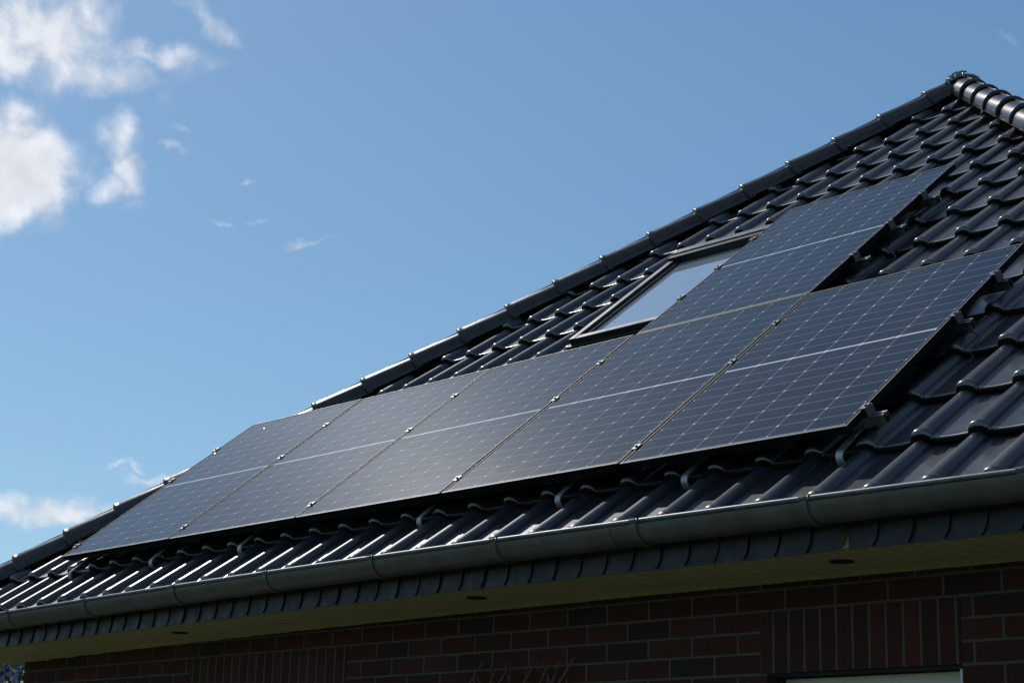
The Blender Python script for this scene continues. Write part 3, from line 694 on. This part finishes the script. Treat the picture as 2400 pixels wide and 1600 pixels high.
# ------------------------------------------------------------------ mounting rails with clamps and roof hooks
def rail(v, u0, u1, hooks, clamps, label, first_v=None):
    """clamps: list of (u, kind) kind 0 mid, -1 end clamp on the left of a panel, +1 on its right"""
    root = empty('mounting_rail', FR.mat(u0, v, 0), label=label, cat='mounting rail', group='aluminium rails carrying the solar panels')
    bm = bmesh.new(); h0, h1, hw = -.079, -.036, .020; L = u1 - u0
    pf = [(-hw, h0), (hw, h0), (hw, h1), (.006, h1), (.006, h1 - .012), (-.006, h1 - .012), (-.006, h1), (-hw, h1)]
    A = [bm.verts.new((0, a, b)) for a, b in pf]; B = [bm.verts.new((L, a, b)) for a, b in pf]
    for k in range(len(pf)): bm.faces.new((A[k], A[(k + 1) % len(pf)], B[(k + 1) % len(pf)], B[k]))
    bm.faces.new(A[::-1])
    pin = [(a * .82, (h0 + h1) / 2 + (b - (h0 + h1) / 2) * .82) for a, b in pf]
    C1 = [bm.verts.new((L, a, b)) for a, b in pin]; C2 = [bm.verts.new((L - .05, a, b)) for a, b in pin]
    for k in range(len(pf)):
        k2 = (k + 1) % len(pf); bm.faces.new((B[k], B[k2], C1[k2], C1[k])); bm.faces.new((C1[k], C1[k2], C2[k2], C2[k]))
    bm.faces.new(C2)
    from_bm('rail_bar', bm, M['alu'], root)
    for u, kd in clamps:
        bm = bmesh.new(); x = u - u0
        if kd == 0:
            bx(bm, x - .015, x + .015, -.024, .024, .0008, .0042, .001); bx(bm, x - .006, x + .006, -.027, .027, -.036, .0007)
        else:
            bx(bm, x - .010 if kd > 0 else x - .024, x + .019 if kd > 0 else x + .010, -.024, .024, .0008, .0048, .001)
            bx(bm, x + kd * .008 - .004 + (.012 * kd), x + kd * .008 + .004 + (.012 * kd), -.026, .026, -.036, .0007)
        c_ = from_bm('clamp', bm, M['clampm'], root)
        bm = bmesh.new(); xb = x + kd * .010
        bmesh.ops.create_cone(bm, cap_ends=True, segments=10, radius1=.0065, radius2=.0065, depth=.007); bmesh.ops.translate(bm, verts=bm.verts, vec=(xb, 0, .0075))
        from_bm('bolt', bm, M['clampm'], c_)
    for u in hooks:
        bm = bmesh.new(); x = u - u0
        # flat steel bent out from under a tile, back up the slope and on to the rail
        pf = [(-.06, -.152), (-.155, -.152)] + arc(-.165, -.120, .032, 268, 105, 9) + [(-.13, -.087), (-.03, -.0835), (.03, -.0825)]
        strap(bm, pf, x - .016, x + .016, .006)
        from_bm('roof_hook', bm, M['hook'], root)
hk = [.03, .93, 1.80, 3.27, 4.20, 4.93, 5.70]
seams = [(1.112, 0), (2.297, 0), (3.435, 0), (4.584, 0)]
for n_, v in enumerate((.135, .945, 1.352)):
    rail(v, -.12, 5.835 - .01 * n_, hk if n_ == 0 else [.3, 1.3, 2.5, 3.9, 5.0, 5.55], [(-.060, -1)] + seams + [(5.756, 1)],
         ['lowest rail, its hooks showing above the gutter', 'rail behind the middle of the lower panel row', 'rail near the top edge of the lower panel row'][n_])
for n_, v in enumerate((2.153, 2.556, 2.952)):
    rail(v, 3.385, 4.665, [3.7, 4.30] if n_ < 3 else [], [(3.446, -1), (4.580, 1)],
         ['lower rail of the single upper panel', 'middle rail of the single upper panel', 'top rail of the single upper panel'][n_])

# small loose cables under the panels
def cable(pts, r, m, label):
    bm = bmesh.new(); P = [Vector(FR.pt(*p)) for p in pts]
    Q = []
    for i in range(len(P) - 1):
        a, b_, c_, d_ = P[max(i - 1, 0)], P[i], P[i + 1], P[min(i + 2, len(P) - 1)]
        for t in np.linspace(0, 1, 6, endpoint=False):
            Q.append(.5 * ((2 * b_) + (c_ - a) * t + (2 * a - 5 * b_ + 4 * c_ - d_) * t * t + (3 * b_ - a - 3 * c_ + d_) * t ** 3))
    Q.append(P[-1]); tube(bm, Q, r, 6); tag(from_bm('cable', bm, m, None, True), label, 'cable')
cable([(5.66, .06, -.095), (5.635, .01, -.115), (5.63, -.03, -.13), (5.645, -.05, -.138)], .0022, M['red'], 'short red cable looping behind the last roof hook near the gutter')
cable([(5.76, .95, -.06), (5.86, .90, -.10), (5.84, .82, -.12), (5.89, .74, -.125), (5.86, .66, -.13)], .003, M['cable'], 'thin black cable hanging out beside the near right panel')
cable([(4.62, 2.0, -.07), (4.70, 2.08, -.10), (4.66, 2.2, -.115), (4.72, 2.28, -.11), (4.66, 2.35, -.08)], .003, M['cable'], 'thin black cable in the shadow beside the single upper panel')

# ------------------------------------------------------------------ willow trellis against the wall
bm = bmesh.new(); TY = WY - .045
random.seed(21)
tops = [(3.40, -.775, -1), (3.47, -.755, 1), (3.50, -.765, -1), (3.56, -.79, 1), (3.60, -.765, -1), (3.655, -.775, 1), (3.74, -.81, -1), (3.80, -.795, 1), (3.86, -.77, -1), (3.90, -.785, 1), (3.97, -.78, 1), (4.06, -.765, 1), (4.00, -.84, -1)]
for x, z, s_ in tops:
    L = random.uniform(.9, 1.3); a = R(random.uniform(27, 47)) if s_ > 0 else R(random.uniform(18, 30))
    p = Vector((x, TY - .006 * s_, ZO + z)); d = Vector((-math.sin(a) * s_, random.uniform(-.02, .02), -math.cos(a)))
    bend = Vector((random.uniform(-.05, .05), 0, 0)); tube(bm, [p + d * t * L + bend * math.sin(t * 3) for t in np.linspace(0, 1, 7)], [.005 + .003 * t for t in np.linspace(0, 1, 7)], 6)
tr = from_bm('willow_trellis', bm, M['twig'], None, True)
bm = bmesh.new(); tube(bm, [(3.0, TY - .02, ZO - 1.5), (4.3, TY - .02, ZO - 1.48)], .008, 6); tube(bm, [(3.6, TY - .02, .0), (3.62, TY - .02, ZO - .95)], .01, 6)
from_bm('support', bm, M['twig'], tr, True)
tag(tr, 'fan of crossed brown twigs leaning on the brick wall', 'trellis')

# ------------------------------------------------------------------ ground and what stands behind the corner
bm = bmesh.new(); bmesh.ops.create_grid(bm, x_segments=40, y_segments=40, size=900)
g = from_bm('ground', bm, M['grass']); tag(g, kind='structure')
bm = bmesh.new(); bx(bm, -2.2, 9.2, -1.6, WY + .02, -.05, .03); t_ = from_bm('path', bm, M['paving']); tag(t_, kind='structure')

sh = empty('garden_shed', loc=(-11.5, 5.6, 0), label='low shed with a blue grey roof, in the far bottom left corner', cat='shed')
bm = bmesh.new(); bx(bm, -3, 3, -2.5, 2.5, 0, 2.5); from_bm('wall', bm, M['shed'], sh)
bm = bmesh.new()
for s_ in (-1, 1):
    pts = [(-3.3, s_ * 2.8, 2.4), (3.3, s_ * 2.8, 2.4), (3.3, 0, 3.75), (-3.3, 0, 3.75)]
    A = [bm.verts.new(p) for p in pts]; B = [bm.verts.new((a, b, c_ + .05)) for a, b, c_ in pts]
    bm.faces.new(A); bm.faces.new(B[::-1])
    for i in range(4): bm.faces.new((A[i], B[i], B[(i + 1) % 4], A[(i + 1) % 4]))
    for k in range(14):
        x = -3.3 + 6.6 * k / 13; tube(bm, [(x, s_ * 2.8, 2.46), (x, 0, 3.81)], .03, 6)
from_bm('roof', bm, M['shedroof'], sh)

def shrub(loc, rad, h, n, label, seed, lf=.05):
    random.seed(seed); root = empty('shrub', loc=loc, label=label, cat='shrub', group='shrubs beyond the left corner of the house')
    bm = bmesh.new(); ends = []
    for k in range(9):
        a = random.uniform(0, 6.28); tip = Vector((math.cos(a) * rad * random.uniform(.3, .8), math.sin(a) * rad * random.uniform(.3, .8), h * random.uniform(.6, .95)))
        tube(bm, [Vector((0, 0, 0)), tip * .5 + Vector((0, 0, .1 * h)), tip], [.03, .02, .006], 5); ends.append(tip)
    from_bm('stem', bm, M['bark'], root)
    bm = bmesh.new()
    for k in range(n):
        c_ = random.choice(ends) * random.uniform(.55, 1.08); p = c_ + Vector((random.gauss(0, .2), random.gauss(0, .2), random.gauss(0, .17))) * rad
        q_ = Matrix.Rotation(random.uniform(0, 6.3), 3, 'Z') @ Matrix.Rotation(random.gauss(0, .9), 3, 'X'); s_ = lf * random.uniform(.6, 1.3)
        bm.faces.new([bm.verts.new(p + q_ @ Vector(v)) for v in ((-s_ * .5, 0, 0), (0, -s_, .15 * s_), (s_ * .5, 0, 0), (0, s_, .1 * s_))])
    from_bm('foliage', bm, M['leaf'], root)
sh.rotation_euler.z = R(24)
shrub((-3.25, 1.45, 0), .9, 2.62, 4200, 'yellow green leafy shrub low in the bottom left corner', 3)
shrub((-5.8, 2.75, 0), .9, 2.85, 4200, 'darker twiggy shrub behind the yellow green one, bottom left corner', 5)
